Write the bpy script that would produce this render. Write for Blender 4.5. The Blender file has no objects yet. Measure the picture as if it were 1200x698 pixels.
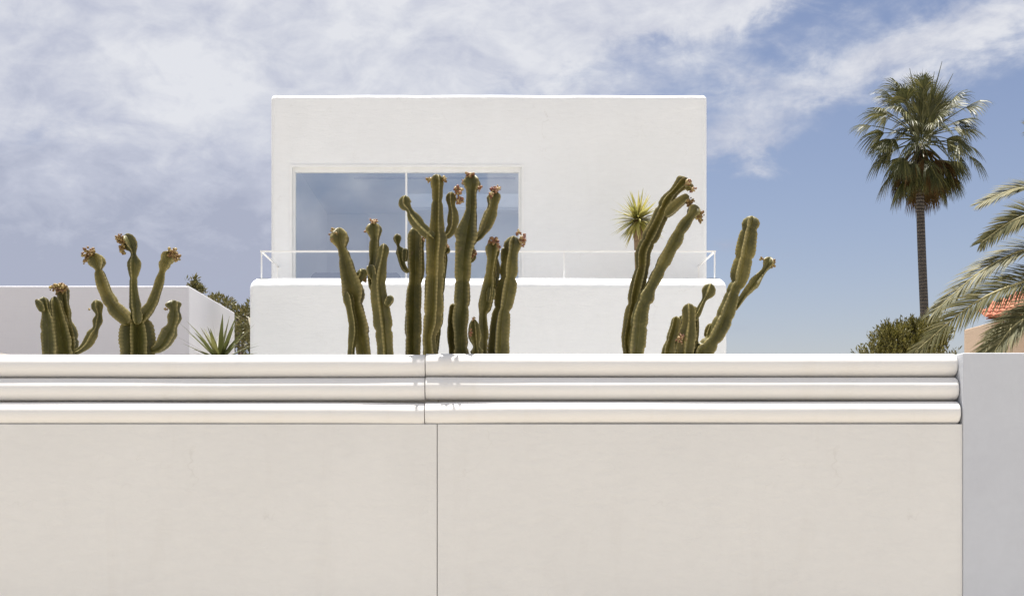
import bpy, bmesh, math, random
from mathutils import Vector, Matrix, noise

random.seed(11)
scene = bpy.context.scene
COL = scene.collection
PI = math.pi

# ------------------------------------------------------------------ camera geometry
F = 1650.0            # focal length in photo pixels (photo is 1200 x 698)
VX, VY = 572.0, 540.0  # where the straight-ahead horizontal ray meets the photo
EYE = 1.6


def at(px, py, Y):
    return Vector(((px - VX) * Y / F, Y, EYE + (VY - py) * Y / F))


def ax(px, Y):
    return (px - VX) * Y / F


def az(py, Y):
    return EYE + (VY - py) * Y / F


cam_d = bpy.data.cameras.new("camera")
cam = bpy.data.objects.new("camera", cam_d)
COL.objects.link(cam)
cam.location = (0, 0, EYE)
cam.rotation_euler = (PI / 2, 0, 0)
cam_d.sensor_width = 36.0
cam_d.sensor_fit = 'HORIZONTAL'
cam_d.lens = 36.0 * F / 1200.0
cam_d.shift_x = (600 - VX) / 1200.0
cam_d.shift_y = (VY - 349) / 1200.0
cam_d.clip_end = 5000
scene.camera = cam

# ------------------------------------------------------------------ materials


def new_mat(name):
    m = bpy.data.materials.new(name)
    m.use_nodes = True
    nt = m.node_tree
    b = nt.nodes["Principled BSDF"]
    return m, nt, b


def N(nt, t, **kw):
    n = nt.nodes.new(t)
    for k, v in kw.items():
        setattr(n, k, v)
    return n


def ramp(nt, fac, stops):
    r = N(nt, 'ShaderNodeValToRGB')
    el = r.color_ramp.elements
    while len(el) < len(stops):
        el.new(0.5)
    for e, (p, c) in zip(el, stops):
        e.position = p
        e.color = (c[0], c[1], c[2], 1)
    nt.links.new(fac, r.inputs[0])
    return r


def obj_coord(nt, scale):
    tc = N(nt, 'ShaderNodeTexCoord')
    mp = N(nt, 'ShaderNodeMapping')
    mp.inputs['Scale'].default_value = scale
    nt.links.new(tc.outputs['Object'], mp.inputs[0])
    return mp.outputs[0]


def noise_tex(nt, vec, scale, detail=4, rough=0.55, dist=0.0):
    n = N(nt, 'ShaderNodeTexNoise')
    n.inputs['Scale'].default_value = scale
    n.inputs['Detail'].default_value = detail
    n.inputs['Roughness'].default_value = rough
    n.inputs['Distortion'].default_value = dist
    if vec is not None:
        nt.links.new(vec, n.inputs['Vector'])
    return n.outputs['Fac']


def mix_rgb(nt, fac, a, b, mode='MIX'):
    m = N(nt, 'ShaderNodeMix', data_type='RGBA', blend_type=mode)
    for sock, v in ((m.inputs[0], fac), (m.inputs[6], a), (m.inputs[7], b)):
        if isinstance(v, bpy.types.NodeSocket):
            nt.links.new(v, sock)
        elif isinstance(v, (int, float)):
            sock.default_value = v
        else:
            sock.default_value = (v[0], v[1], v[2], 1)
    return m.outputs[2]


def plaster(name, light, dark, stain, bump=0.25, stroke=(1.2, 1.2, 16), rough=0.75, spots=0.0, spec=0.3, cracks=0.0):
    """lime plaster / masonry paint: broad blotches, brush strokes, faint stains, bumpy."""
    m, nt, b = new_mat(name)
    base = obj_coord(nt, (1, 1, 1))
    broad = noise_tex(nt, base, 0.8, 6, 0.6)
    strokes = noise_tex(nt, obj_coord(nt, stroke), 2.2, 6, 0.65, 0.6)
    fine = noise_tex(nt, base, 26.0, 4, 0.6)
    c1 = ramp(nt, broad, [(0.30, dark), (0.68, light)]).outputs[0]
    c2 = ramp(nt, strokes, [(0.30, dark), (0.70, light)]).outputs[0]
    col = mix_rgb(nt, 0.45, c1, c2)
    drip = noise_tex(nt, obj_coord(nt, (2.6, 2.6, 0.45)), 1.3, 6, 0.7, 0.4)
    dmask = ramp(nt, drip, [(0.55, (0, 0, 0)), (0.80, (0.32, 0.32, 0.32))]).outputs[0]
    col = mix_rgb(nt, dmask, col, stain)
    if spots > 0:
        vor = N(nt, 'ShaderNodeTexNoise')
        vor.inputs['Scale'].default_value = 9.0
        vor.inputs['Detail'].default_value = 5
        vor.inputs['Roughness'].default_value = 0.75
        nt.links.new(base, vor.inputs['Vector'])
        sm = ramp(nt, vor.outputs['Fac'], [(0.715, (0, 0, 0)), (0.78, (spots, spots, spots))]).outputs[0]
        col = mix_rgb(nt, sm, col, (stain[0] * 0.72, stain[1] * 0.68, stain[2] * 0.62))
    if cracks > 0:
        cn = noise_tex(nt, base, 0.9, 5, 0.55, 0.3)
        d1 = N(nt, 'ShaderNodeMath', operation='SUBTRACT')
        nt.links.new(cn, d1.inputs[0])
        d1.inputs[1].default_value = 0.5
        d2 = N(nt, 'ShaderNodeMath', operation='ABSOLUTE')
        nt.links.new(d1.outputs[0], d2.inputs[0])
        line = ramp(nt, d2.outputs[0], [(0.0, (1, 1, 1)), (0.0045, (0, 0, 0))]).outputs[0]
        where = ramp(nt, noise_tex(nt, base, 1.7, 3, 0.5), [(0.52, (0, 0, 0)), (0.68, (cracks, cracks, cracks))]).outputs[0]
        lm = mix_rgb(nt, 1.0, line, where, 'MULTIPLY')
        col = mix_rgb(nt, lm, col, (dark[0] * 0.7, dark[1] * 0.67, dark[2] * 0.62))
        # a few paler patched areas
        pn = noise_tex(nt, base, 0.55, 2, 0.4, 0.8)
        pm = ramp(nt, pn, [(0.56, (0, 0, 0)), (0.64, (0.3, 0.3, 0.3))]).outputs[0]
        col = mix_rgb(nt, pm, col, (min(1, light[0] * 1.02), light[1] * 1.02, light[2] * 1.02))
    nt.links.new(col, b.inputs['Base Color'])
    b.inputs['Roughness'].default_value = rough
    b.inputs['Specular IOR Level'].default_value = spec
    hsum = N(nt, 'ShaderNodeMath', operation='ADD')
    nt.links.new(strokes, hsum.inputs[0])
    h2 = N(nt, 'ShaderNodeMath', operation='MULTIPLY')
    h2.inputs[1].default_value = 0.35
    nt.links.new(fine, h2.inputs[0])
    nt.links.new(h2.outputs[0], hsum.inputs[1])
    bp = N(nt, 'ShaderNodeBump')
    bp.inputs['Strength'].default_value = bump
    bp.inputs['Distance'].default_value = 0.012
    nt.links.new(hsum.outputs[0], bp.inputs['Height'])
    nt.links.new(bp.outputs[0], b.inputs['Normal'])
    return m


M = {}
M['villa'] = plaster('white_lime_plaster', (0.83, 0.85, 0.865), (0.77, 0.79, 0.805), (0.72, 0.735, 0.74), 0.5, stroke=(2.2, 2.2, 9), spots=0.3, cracks=0.25)
M['wing'] = plaster('pale_plaster', (0.80, 0.80, 0.83), (0.76, 0.76, 0.79), (0.72, 0.72, 0.735), 0.3, spots=0.2)
M['wall'] = plaster('warm_white_wall_paint', (0.79, 0.782, 0.750), (0.73, 0.722, 0.694), (0.68, 0.655, 0.615), 0.5,
                    stroke=(2.4, 2.4, 6), spots=0.5, cracks=0.22)
M['roll'] = plaster('glossy_cream_paint', (0.84, 0.825, 0.795), (0.79, 0.775, 0.74), (0.70, 0.66, 0.58), 0.12,
                    stroke=(1.0, 8, 8), rough=0.42, spots=0.6, spec=0.5)
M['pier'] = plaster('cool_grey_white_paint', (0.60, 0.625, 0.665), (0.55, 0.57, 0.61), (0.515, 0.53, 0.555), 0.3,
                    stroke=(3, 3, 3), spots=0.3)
M['stucco_beige'] = plaster('beige_stucco', (0.50, 0.38, 0.28), (0.43, 0.32, 0.235), (0.36, 0.27, 0.2), 0.4)


def simple(name, col, rough=0.5, spec=0.5, var=0.0, scale=6.0, bump=0.0, metal=0.0):
    m, nt, b = new_mat(name)
    b.inputs['Roughness'].default_value = rough
    b.inputs['Specular IOR Level'].default_value = spec
    b.inputs['Metallic'].default_value = metal
    v = obj_coord(nt, (1, 1, 1))
    n = noise_tex(nt, v, scale, 5, 0.6)
    lo = [c * (1 - var) for c in col]
    hi = [min(1, c * (1 + var)) for c in col]
    nt.links.new(ramp(nt, n, [(0.3, lo), (0.7, hi)]).outputs[0], b.inputs['Base Color'])
    if bump:
        bp = N(nt, 'ShaderNodeBump')
        bp.inputs['Strength'].default_value = bump
        bp.inputs['Distance'].default_value = 0.02
        nt.links.new(n, bp.inputs['Height'])
        nt.links.new(bp.outputs[0], b.inputs['Normal'])
    return m


M['metal'] = simple('white_painted_steel', (0.80, 0.80, 0.79), 0.35, 0.5, 0.03)
M['frame'] = simple('off_white_window_frame', (0.80, 0.815, 0.82), 0.4, 0.5, 0.03)
M['interior'] = simple('white_interior_paint', (0.80, 0.80, 0.80), 0.8, 0.2, 0.02, 2)
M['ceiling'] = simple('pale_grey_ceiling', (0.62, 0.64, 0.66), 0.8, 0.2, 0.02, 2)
M['parquet'] = simple('pale_stone_floor', (0.42, 0.40, 0.37), 0.5, 0.3, 0.08, 3)
M['dark'] = simple('charcoal_fabric', (0.05, 0.052, 0.06), 0.85, 0.2, 0.15, 20)
M['track'] = simple('grey_curtain_track', (0.22, 0.23, 0.25), 0.5, 0.4, 0.05)
M['lamp'] = simple('ivory_lamp_glass', (0.85, 0.80, 0.66), 0.35, 0.5, 0.02)
M['gravel'] = simple('pale_garden_gravel', (0.475, 0.455, 0.415), 0.9, 0.2, 0.25, 18, 0.6)
M['pavement'] = simple('sandy_concrete_pavement', (0.36, 0.335, 0.295), 0.9, 0.2, 0.10, 3, 0.3)
M['ground'] = simple('dry_earth', (0.30, 0.25, 0.18), 0.95, 0.1, 0.25, 0.6, 0.3)
M['asphalt'] = simple('worn_asphalt', (0.21, 0.20, 0.185), 0.9, 0.2, 0.2, 14, 0.5)
M['absorber'] = simple('bounce_absorbing_ground', (0.07, 0.05, 0.035), 0.95, 0.1, 0.4, 25, 0.8)  # dark tone for the added slab that soaks up bounce light
M['mound'] = simple('beige_shade_toned', (0.19, 0.175, 0.155), 0.9, 0.2, 0.12, 4, 0.4)  # even tone lowered, putting the mound's shade into its colour
M['pot'] = simple('terracotta_pot', (0.42, 0.18, 0.10), 0.8, 0.3, 0.12, 8, 0.2)
M['yucca_trunk'] = simple('fibrous_brown_trunk', (0.22, 0.15, 0.09), 0.9, 0.2, 0.3, 25, 0.6)


def glass_mat():
    m, nt, b = new_mat('blue_tinted_window_glass')
    nt.nodes.remove(b)
    out = nt.nodes['Material Output']
    tr = N(nt, 'ShaderNodeBsdfTransparent')
    tr.inputs[0].default_value = (0.86, 0.93, 0.97, 1)
    gl = N(nt, 'ShaderNodeBsdfGlossy')
    gl.inputs['Roughness'].default_value = 0.012
    gl.inputs['Color'].default_value = (0.92, 0.96, 1.0, 1)
    nz = noise_tex(nt, obj_coord(nt, (1, 1, 1)), 0.5, 2, 0.5)
    bp = N(nt, 'ShaderNodeBump')
    bp.inputs['Strength'].default_value = 0.02
    bp.inputs['Distance'].default_value = 0.1
    nt.links.new(nz, bp.inputs['Height'])
    nt.links.new(bp.outputs[0], gl.inputs['Normal'])
    mx = N(nt, 'ShaderNodeMixShader')
    mx.inputs[0].default_value = 0.6
    nt.links.new(tr.outputs[0], mx.inputs[1])
    nt.links.new(gl.outputs[0], mx.inputs[2])
    nt.links.new(mx.outputs[0], out.inputs[0])
    return m


M['glass'] = glass_mat()


def leaf_mat(name, a, b_, c, trans=0.25, rough=0.5, spec=0.4):
    """foliage: each leaf (mesh island) picks its own tone between three greens."""
    m, nt, b = new_mat(name)
    geo = N(nt, 'ShaderNodeNewGeometry')
    r = ramp(nt, geo.outputs['Random Per Island'], [(0.0, a), (0.55, b_), (1.0, c)])
    nt.links.new(r.outputs[0], b.inputs['Base Color'])
    b.inputs['Roughness'].default_value = rough
    b.inputs['Specular IOR Level'].default_value = spec
    t = N(nt, 'ShaderNodeBsdfTranslucent')
    nt.links.new(r.outputs[0], t.inputs[0])
    mx = N(nt, 'ShaderNodeMixShader')
    mx.inputs[0].default_value = trans
    out = nt.nodes['Material Output']
    nt.links.new(b.outputs[0], mx.inputs[1])
    nt.links.new(t.outputs[0], mx.inputs[2])
    nt.links.new(mx.outputs[0], out.inputs[0])
    return m


M['fan_leaf'] = leaf_mat('fan_palm_leaf', (0.035, 0.040, 0.010), (0.062, 0.066, 0.016), (0.15, 0.14, 0.045), 0.15)
M['dead_leaf'] = leaf_mat('dead_palm_leaf', (0.06, 0.034, 0.012), (0.10, 0.060, 0.02), (0.08, 0.07, 0.022), 0.15, 0.8, 0.15)
M['date_leaf'] = leaf_mat('date_palm_leaf', (0.075, 0.076, 0.030), (0.125, 0.120, 0.050), (0.23, 0.20, 0.095), 0.2, 0.6, 0.2)
M['date_rachis'] = simple('date_palm_rachis', (0.33, 0.29, 0.13), 0.6, 0.4, 0.15)
M['yucca_leaf'] = leaf_mat('variegated_yucca_leaf', (0.20, 0.20, 0.05), (0.37, 0.34, 0.10), (0.56, 0.50, 0.22), 0.3)
M['agave_leaf'] = leaf_mat('green_yucca_leaf', (0.055, 0.065, 0.018), (0.085, 0.092, 0.028), (0.15, 0.145, 0.05), 0.25)
M['pine_leaf'] = leaf_mat('pine_needle', (0.075, 0.075, 0.02), (0.12, 0.11, 0.035), (0.17, 0.14, 0.05), 0.2)
M['bush_leaf'] = leaf_mat('tamarisk_leaf', (0.07, 0.065, 0.012), (0.11, 0.10, 0.02), (0.16, 0.14, 0.035), 0.25)
M['hedge_leaf'] = leaf_mat('hedge_leaf', (0.03, 0.045, 0.012), (0.05, 0.07, 0.02), (0.08, 0.10, 0.03), 0.2)
M['bark'] = simple('rough_brown_bark', (0.13, 0.10, 0.075), 0.95, 0.1, 0.35, 12, 0.8)


def palm_bark():
    m, nt, b = new_mat('ringed_palm_bark')
    v = obj_coord(nt, (6, 6, 5))
    n1 = noise_tex(nt, v, 2.0, 6, 0.7)
    w = N(nt, 'ShaderNodeTexWave', wave_type='BANDS', bands_direction='Z')
    w.inputs['Scale'].default_value = 1.6
    w.inputs['Distortion'].default_value = 5
    w.inputs['Detail'].default_value = 4
    nt.links.new(obj_coord(nt, (1, 1, 2)), w.inputs['Vector'])
    c = ramp(nt, n1, [(0.3, (0.038, 0.032, 0.028)), (0.7, (0.092, 0.080, 0.070))]).outputs[0]
    c = mix_rgb(nt, 0.35, c, ramp(nt, w.outputs['Fac'], [(0.2, (0.030, 0.026, 0.022)), (0.7, (0.10, 0.086, 0.075))]).outputs[0])
    nt.links.new(c, b.inputs['Base Color'])
    b.inputs['Roughness'].default_value = 0.95
    bp = N(nt, 'ShaderNodeBump')
    bp.inputs['Strength'].default_value = 0.8
    bp.inputs['Distance'].default_value = 0.04
    nt.links.new(w.outputs['Fac'], bp.inputs['Height'])
    nt.links.new(bp.outputs[0], b.inputs['Normal'])
    return m


M['palm_bark'] = palm_bark()


def cactus_mat():
    m, nt, b = new_mat('ribbed_cactus_skin')
    a = N(nt, 'ShaderNodeAttribute', attribute_name='tint')
    v = obj_coord(nt, (1, 1, 1))
    n1 = noise_tex(nt, v, 3.5, 6, 0.65)
    n2 = noise_tex(nt, v, 22.0, 5, 0.7)
    skin = ramp(nt, n1, [(0.28, (0.040, 0.038, 0.008)), (0.5, (0.082, 0.075, 0.015)), (0.72, (0.165, 0.138, 0.035))]).outputs[0]
    oi = N(nt, 'ShaderNodeObjectInfo')
    vary = ramp(nt, oi.outputs['Random'], [(0.0, (0.80, 0.84, 0.80)), (0.5, (1.0, 1.0, 1.0)), (1.0, (1.20, 1.12, 1.05))]).outputs[0]
    skin = mix_rgb(nt, 1.0, skin, vary, 'MULTIPLY')
    scar = ramp(nt, noise_tex(nt, obj_coord(nt, (1, 1, 0.6)), 7.0, 5, 0.75, 0.8), [(0.62, (0, 0, 0)), (0.70, (0.8, 0.8, 0.8))]).outputs[0]
    skin = mix_rgb(nt, scar, skin, (0.115, 0.085, 0.045))
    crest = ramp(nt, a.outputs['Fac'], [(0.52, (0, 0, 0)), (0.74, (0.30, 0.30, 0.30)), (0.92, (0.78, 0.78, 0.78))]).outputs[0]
    col = mix_rgb(nt, crest, skin, (0.43, 0.35, 0.14))  # crests are paler by nature; band widened and yellowed to imitate sunlit facets
    cork = ramp(nt, n2, [(0.60, (0, 0, 0)), (0.75, (0.55, 0.55, 0.55))]).outputs[0]
    col = mix_rgb(nt, cork, col, (0.21, 0.155, 0.085))
    nt.links.new(col, b.inputs['Base Color'])
    b.inputs['Roughness'].default_value = 0.48
    b.inputs['Specular IOR Level'].default_value = 0.4
    bp = N(nt, 'ShaderNodeBump')
    bp.inputs['Strength'].default_value = 0.35
    bp.inputs['Distance'].default_value = 0.01
    nt.links.new(n2, bp.inputs['Height'])
    nt.links.new(bp.outputs[0], b.inputs['Normal'])
    return m


M['cactus'] = cactus_mat()
M['fruit'] = leaf_mat('cactus_fruit', (0.16, 0.045, 0.032), (0.29, 0.15, 0.07), (0.42, 0.33, 0.15), 0.1, 0.5)
M['fruit_bud'] = leaf_mat('cactus_bud', (0.12, 0.05, 0.025), (0.25, 0.16, 0.05), (0.36, 0.28, 0.10), 0.1, 0.5)


def tile_mat():
    m, nt, b = new_mat('terracotta_roof_tile')
    geo = N(nt, 'ShaderNodeNewGeometry')
    r = ramp(nt, geo.outputs['Random Per Island'], [(0, (0.27, 0.075, 0.04)), (0.6, (0.36, 0.115, 0.06)), (1, (0.42, 0.16, 0.09))])
    nt.links.new(r.outputs[0], b.inputs['Base Color'])
    b.inputs['Roughness'].default_value = 0.85
    return m


M['tile'] = tile_mat()

# ------------------------------------------------------------------ object helpers


def tag(o, label=None, cat=None, group=None, kind=None):
    if label:
        o['label'] = label
    if cat:
        o['category'] = cat
    if group:
        o['group'] = group
    if kind:
        o['kind'] = kind
    return o


def empty(name, loc, label, cat, group=None):
    o = bpy.data.objects.new(name, None)
    o.empty_display_size = 0.2
    o.location = loc
    COL.objects.link(o)
    return tag(o, label, cat, group)


class MB:
    def __init__(self):
        self.v, self.f, self.t = [], [], []

    def add(self, verts, faces, tint=None):
        b = len(self.v)
        self.v += [tuple(p) for p in verts]
        self.f += [tuple(i + b for i in q) for q in faces]
        self.t += list(tint) if tint else [0.0] * len(verts)

    def box(self, x0, x1, y0, y1, z0, z1):
        v = [(x, y, z) for z in (z0, z1) for y in (y0, y1) for x in (x0, x1)]
        self.add(v, [(0, 2, 3, 1), (4, 5, 7, 6), (0, 1, 5, 4), (2, 6, 7, 3), (0, 4, 6, 2), (1, 3, 7, 5)])

    def tube(self, pts, rad, n=8, cap=True):
        pts = [Vector(p) for p in pts]
        rr = rad if isinstance(rad, (list, tuple)) else [rad] * len(pts)
        vs, fs = [], []
        for i, p in enumerate(pts):
            t = (pts[min(i + 1, len(pts) - 1)] - pts[max(i - 1, 0)]).normalized()
            u = t.cross(Vector((0.13, 0.97, 0.2))).normalized()
            w = t.cross(u)
            for k in range(n):
                a = 2 * PI * k / n
                vs.append(p + (u * math.cos(a) + w * math.sin(a)) * rr[i])
        for i in range(len(pts) - 1):
            for k in range(n):
                fs.append((i * n + k, i * n + (k + 1) % n, (i + 1) * n + (k + 1) % n, (i + 1) * n + k))
        if cap:
            fs.append(tuple(range(n - 1, -1, -1)))
            fs.append(tuple((len(pts) - 1) * n + k for k in range(n)))
        self.add(vs, fs)

    def build(self, name, mat, parent=None, smooth=False, bevel=0.0, segs=2, angle=None):
        me = bpy.data.meshes.new(name)
        origin = Vector((0, 0, 0))
        if parent is not None:
            origin = world_loc(parent)
        me.from_pydata([tuple(Vector(p) - origin) for p in self.v], [], self.f)
        a = me.attributes.new('tint', 'FLOAT', 'POINT')
        a.data.foreach_set('value', self.t)
        if bevel:
            bm = bmesh.new()
            bm.from_mesh(me)
            bmesh.ops.bevel(bm, geom=bm.edges[:], offset=bevel, segments=segs, profile=0.5, affect='EDGES')
            bm.to_mesh(me)
            bm.free()
        me.materials.append(mat)
        if smooth:
            me.polygons.foreach_set('use_smooth', [True] * len(me.polygons))
        me.update()
        o = bpy.data.objects.new(name, me)
        COL.objects.link(o)
        if parent is not None:
            o.parent = parent
        if angle:
            shade_angle(o, angle)
        return o


def world_loc(o):
    p = Vector(o.location)
    while o.parent is not None:
        o = o.parent
        p += Vector(o.location)
    return p


def shade_angle(o, deg):
    me = o.data
    me.polygons.foreach_set('use_smooth', [True] * len(me.polygons))
    bm = bmesh.new()
    bm.from_mesh(me)
    lim = math.radians(deg)
    for e in bm.edges:
        if len(e.link_faces) == 2 and e.calc_face_angle(0) > lim:
            e.smooth = False
    bm.to_mesh(me)
    bm.free()


def nz(x, y, z, s=1.0):
    return noise.noise(Vector((x * s, y * s, z * s)))


# ------------------------------------------------------------------ light and sky
SUN = Vector((-0.07, 0.205, 0.975)).normalized()
EXPOSURE = 1.19
SUN_E, SKY_E = 4.8, 0.055
sd = bpy.data.lights.new('sun', 'SUN')
sd.energy = SUN_E
sd.angle = math.radians(0.53)
sd.color = (1.0, 0.955, 0.895)
so = bpy.data.objects.new('sun', sd)
so.rotation_euler = (-SUN).to_track_quat('-Z', 'Y').to_euler()
so.location = (-10, 0, 30)
COL.objects.link(so)

world = bpy.data.worlds.new("World")
scene.world = world
world.use_nodes = True
nt = world.node_tree
bg = nt.nodes['Background']
wout = nt.nodes['World Output']
sky = N(nt, 'ShaderNodeTexSky', sky_type='NISHITA')
sky.sun_disc = False
sky.sun_elevation = math.asin(SUN.z)
sky.sun_rotation = math.atan2(SUN.x, SUN.y)
sky.air_density = 1.0
sky.dust_density = 0.6
sky.ozone_density = 2.5
tint = mix_rgb(nt, 1.0, sky.outputs[0], (0.93, 0.785, 0.785), 'MULTIPLY')
nt.links.new(tint, bg.inputs[0])
bg.inputs[1].default_value = SKY_E


def m_(op, a, b=None, c=None, clamp=False):
    n = N(nt, 'ShaderNodeMath', operation=op)
    n.use_clamp = clamp
    for i, v in enumerate((a, b, c)):
        if v is None:
            continue
        if isinstance(v, bpy.types.NodeSocket):
            nt.links.new(v, n.inputs[i])
        else:
            n.inputs[i].default_value = v
    return n.outputs[0]


def smooth(v, lo, hi):
    n = N(nt, 'ShaderNodeMapRange', interpolation_type='SMOOTHSTEP')
    n.inputs['From Min'].default_value = lo
    n.inputs['From Max'].default_value = hi
    nt.links.new(v, n.inputs['Value'])
    return n.outputs['Result']


tc = N(nt, 'ShaderNodeTexCoord')
sx = N(nt, 'ShaderNodeSeparateXYZ')
nt.links.new(tc.outputs['Generated'], sx.inputs[0])
dx, dy, dz = sx.outputs
AZ = m_('MULTIPLY', m_('ARCTAN2', dx, dy), 180 / PI)      # compass bearing in degrees, 0 = behind the house
EL = m_('MULTIPLY', m_('ARCSINE', dz), 180 / PI)


def sky_vec(sx_, sz_, off=0):
    c = N(nt, 'ShaderNodeCombineXYZ')
    nt.links.new(m_('MULTIPLY', AZ, sx_), c.inputs[0])
    nt.links.new(m_('MULTIPLY', EL, sz_), c.inputs[1])
    c.inputs[2].default_value = off
    return c.outputs[0]


def sky_noise(sx_, sz_, off, detail=7, rough=0.6, dist=0.3):
    return noise_tex(nt, sky_vec(sx_, sz_, off), 1.0, detail, rough, dist)


n_big = sky_noise(0.085, 0.16, 3.1, 8, 0.62, 0.5)
n_mid = sky_noise(0.22, 0.40, 7.7, 8, 0.62, 0.6)
n_puff = sky_noise(0.55, 0.85, 4.4, 7, 0.6, 0.4)
n_wisp = sky_noise(0.16, 0.42, 1.3, 9, 0.62, 0.7)


def band(az0, el0, slope, width, n=None, amp=0.0):
    """a streak of cloud along a line through bearing az0, elevation el0"""
    line = m_('ADD', m_('MULTIPLY', m_('SUBTRACT', AZ, az0), slope), el0)
    d = m_('SUBTRACT', EL, line)
    if n is not None:
        d = m_('ADD', d, m_('MULTIPLY', m_('SUBTRACT', n, 0.5), amp))
    d = m_('DIVIDE', d, width)
    return m_('POWER', 2.718, m_('MULTIPLY', m_('MULTIPLY', d, d), -1.0))


# overcast bank over the left part of the sky (bearing < ~4 degrees), thinning to the right
edge = m_('SUBTRACT', AZ, m_('MULTIPLY', m_('SUBTRACT', EL, 13.0), 1.3))
bank = m_('SUBTRACT', 1.0, smooth(edge, -6.0, 11.0))
front = smooth(dy, 0.2, 0.6)
cov = m_('ADD', m_('MULTIPLY', bank, 0.74), m_('MULTIPLY', m_('SUBTRACT', n_big, 0.5), 1.1))
cov = m_('ADD', cov, m_('MULTIPLY', m_('SUBTRACT', n_wisp, 0.5), 0.45))
cov = m_('ADD', cov, m_('MULTIPLY', m_('SUBTRACT', n_puff, 0.5), 0.35))
streak1 = band(13.5, 14.6, 0.26, 1.3, n_mid, 4.5)
st1w = m_('MULTIPLY', streak1, smooth(AZ, 6.5, 10.5))
streak2 = band(6.0, 17.6, 0.12, 1.1, n_mid, 5.0)
st2w = m_('MULTIPLY', streak2, m_('SUBTRACT', 1.0, smooth(AZ, 11.0, 18.0)))
streak3 = band(9.8, 12.2, 0.1, 0.9, n_mid, 4.0)
st3w = m_('MULTIPLY', streak3, m_('MULTIPLY', smooth(AZ, 7.5, 9.0), m_('SUBTRACT', 1.0, smooth(AZ, 11.0, 13.5))))
low = band(10.5, 8.6, 0.0, 0.7, n_mid, 5.0)
loww = m_('MULTIPLY', low, m_('MULTIPLY', smooth(AZ, 8.0, 9.5), m_('SUBTRACT', 1.0, smooth(AZ, 11.0, 16.0))))
cov = m_('ADD', cov, m_('MULTIPLY', st1w, 0.37))
cov = m_('ADD', cov, m_('MULTIPLY', st2w, 0.45))
cov = m_('ADD', cov, m_('MULTIPLY', st3w, 0.36))
cov = m_('ADD', cov, m_('MULTIPLY', loww, 0.25))
mask_front = smooth(cov, 0.10, 0.62)
mask_else = smooth(n_big, 0.27, 0.55)
mask = m_('ADD', m_('MULTIPLY', mask_front, front), m_('MULTIPLY', mask_else, m_('SUBTRACT', 1.0, front)))
mask = m_('MULTIPLY', mask, 0.93, clamp=True)

# cloud tone: grey lavender undersides, pale tops
K = 1.0 / (2 ** EXPOSURE)
tone = m_('ADD', m_('MULTIPLY', n_mid, 0.9), m_('MULTIPLY', n_big, 0.45))
lift = smooth(EL, 5.0, 15.5)
tone = m_('ADD', tone, m_('MULTIPLY', m_('SUBTRACT', lift, 0.55), 0.78))
tone = m_('ADD', tone, m_('MULTIPLY', m_('SUBTRACT', n_puff, 0.5), 0.72))
cr = ramp(nt, m_('SUBTRACT', tone, 0.16), [
    (0.32, (0.415 * K, 0.445 * K, 0.56 * K)), (0.62, (0.56 * K, 0.585 * K, 0.69 * K)), (1.0, (0.80 * K, 0.81 * K, 0.85 * K))])
bg2 = N(nt, 'ShaderNodeBackground')
nt.links.new(cr.outputs[0], bg2.inputs[0])
bg2.inputs[1].default_value = 1.0
mxs = N(nt, 'ShaderNodeMixShader')
nt.links.new(mask, mxs.inputs[0])
nt.links.new(bg.outputs[0], mxs.inputs[1])
nt.links.new(bg2.outputs[0], mxs.inputs[2])
nt.links.new(mxs.outputs[0], wout.inputs[0])

vs = scene.view_settings
vs.view_transform = 'Standard'
vs.look = 'None'
vs.exposure = EXPOSURE
vs.gamma = 1.0
vs.use_curve_mapping = False

# ------------------------------------------------------------------ ground


def sheet(name, x0, x1, y0, y1, z, mat):
    b = MB()
    b.add([(x0, y0, z), (x1, y0, z), (x1, y1, z), (x0, y1, z)], [(0, 1, 2, 3)])
    o = b.build(name, mat)
    return tag(o, kind='structure')


sheet('ground', -1500, 1500, -1500, 1500, -0.62, M['ground'])
sheet('road', -60, 60, 0.0, 7.6, -0.6, M['asphalt'])
pv = MB()
pv.box(-60, 60, 7.6, 13.10, -0.7, -0.48)
tag(pv.build('pavement', M['pavement']), kind='structure')
sheet('far_pavement', -60, 60, -9, -0.01, -0.59, M['pavement'])
sheet('garden', -30, 45, 13.42, 90, 0.02, M['gravel'])

bd = MB()  # unseen dark slab added to cut bounce onto the low building's side
bd.box(-22, -3.74, 21.4, 45, -0.05, 0.06)
tag(bd.build('dark_ground_slab', M['absorber']), kind='structure')

# ------------------------------------------------------------------ front wall of stacked rolls
YP = 13.12            # front face of the wall panels
ROLLS = [(428.0, 13.328, 0.109), (455.5, 13.275, 0.108), (483.6, 13.20, 0.1075)]


xs_roll = ax(498.0, 13.2)


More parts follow.
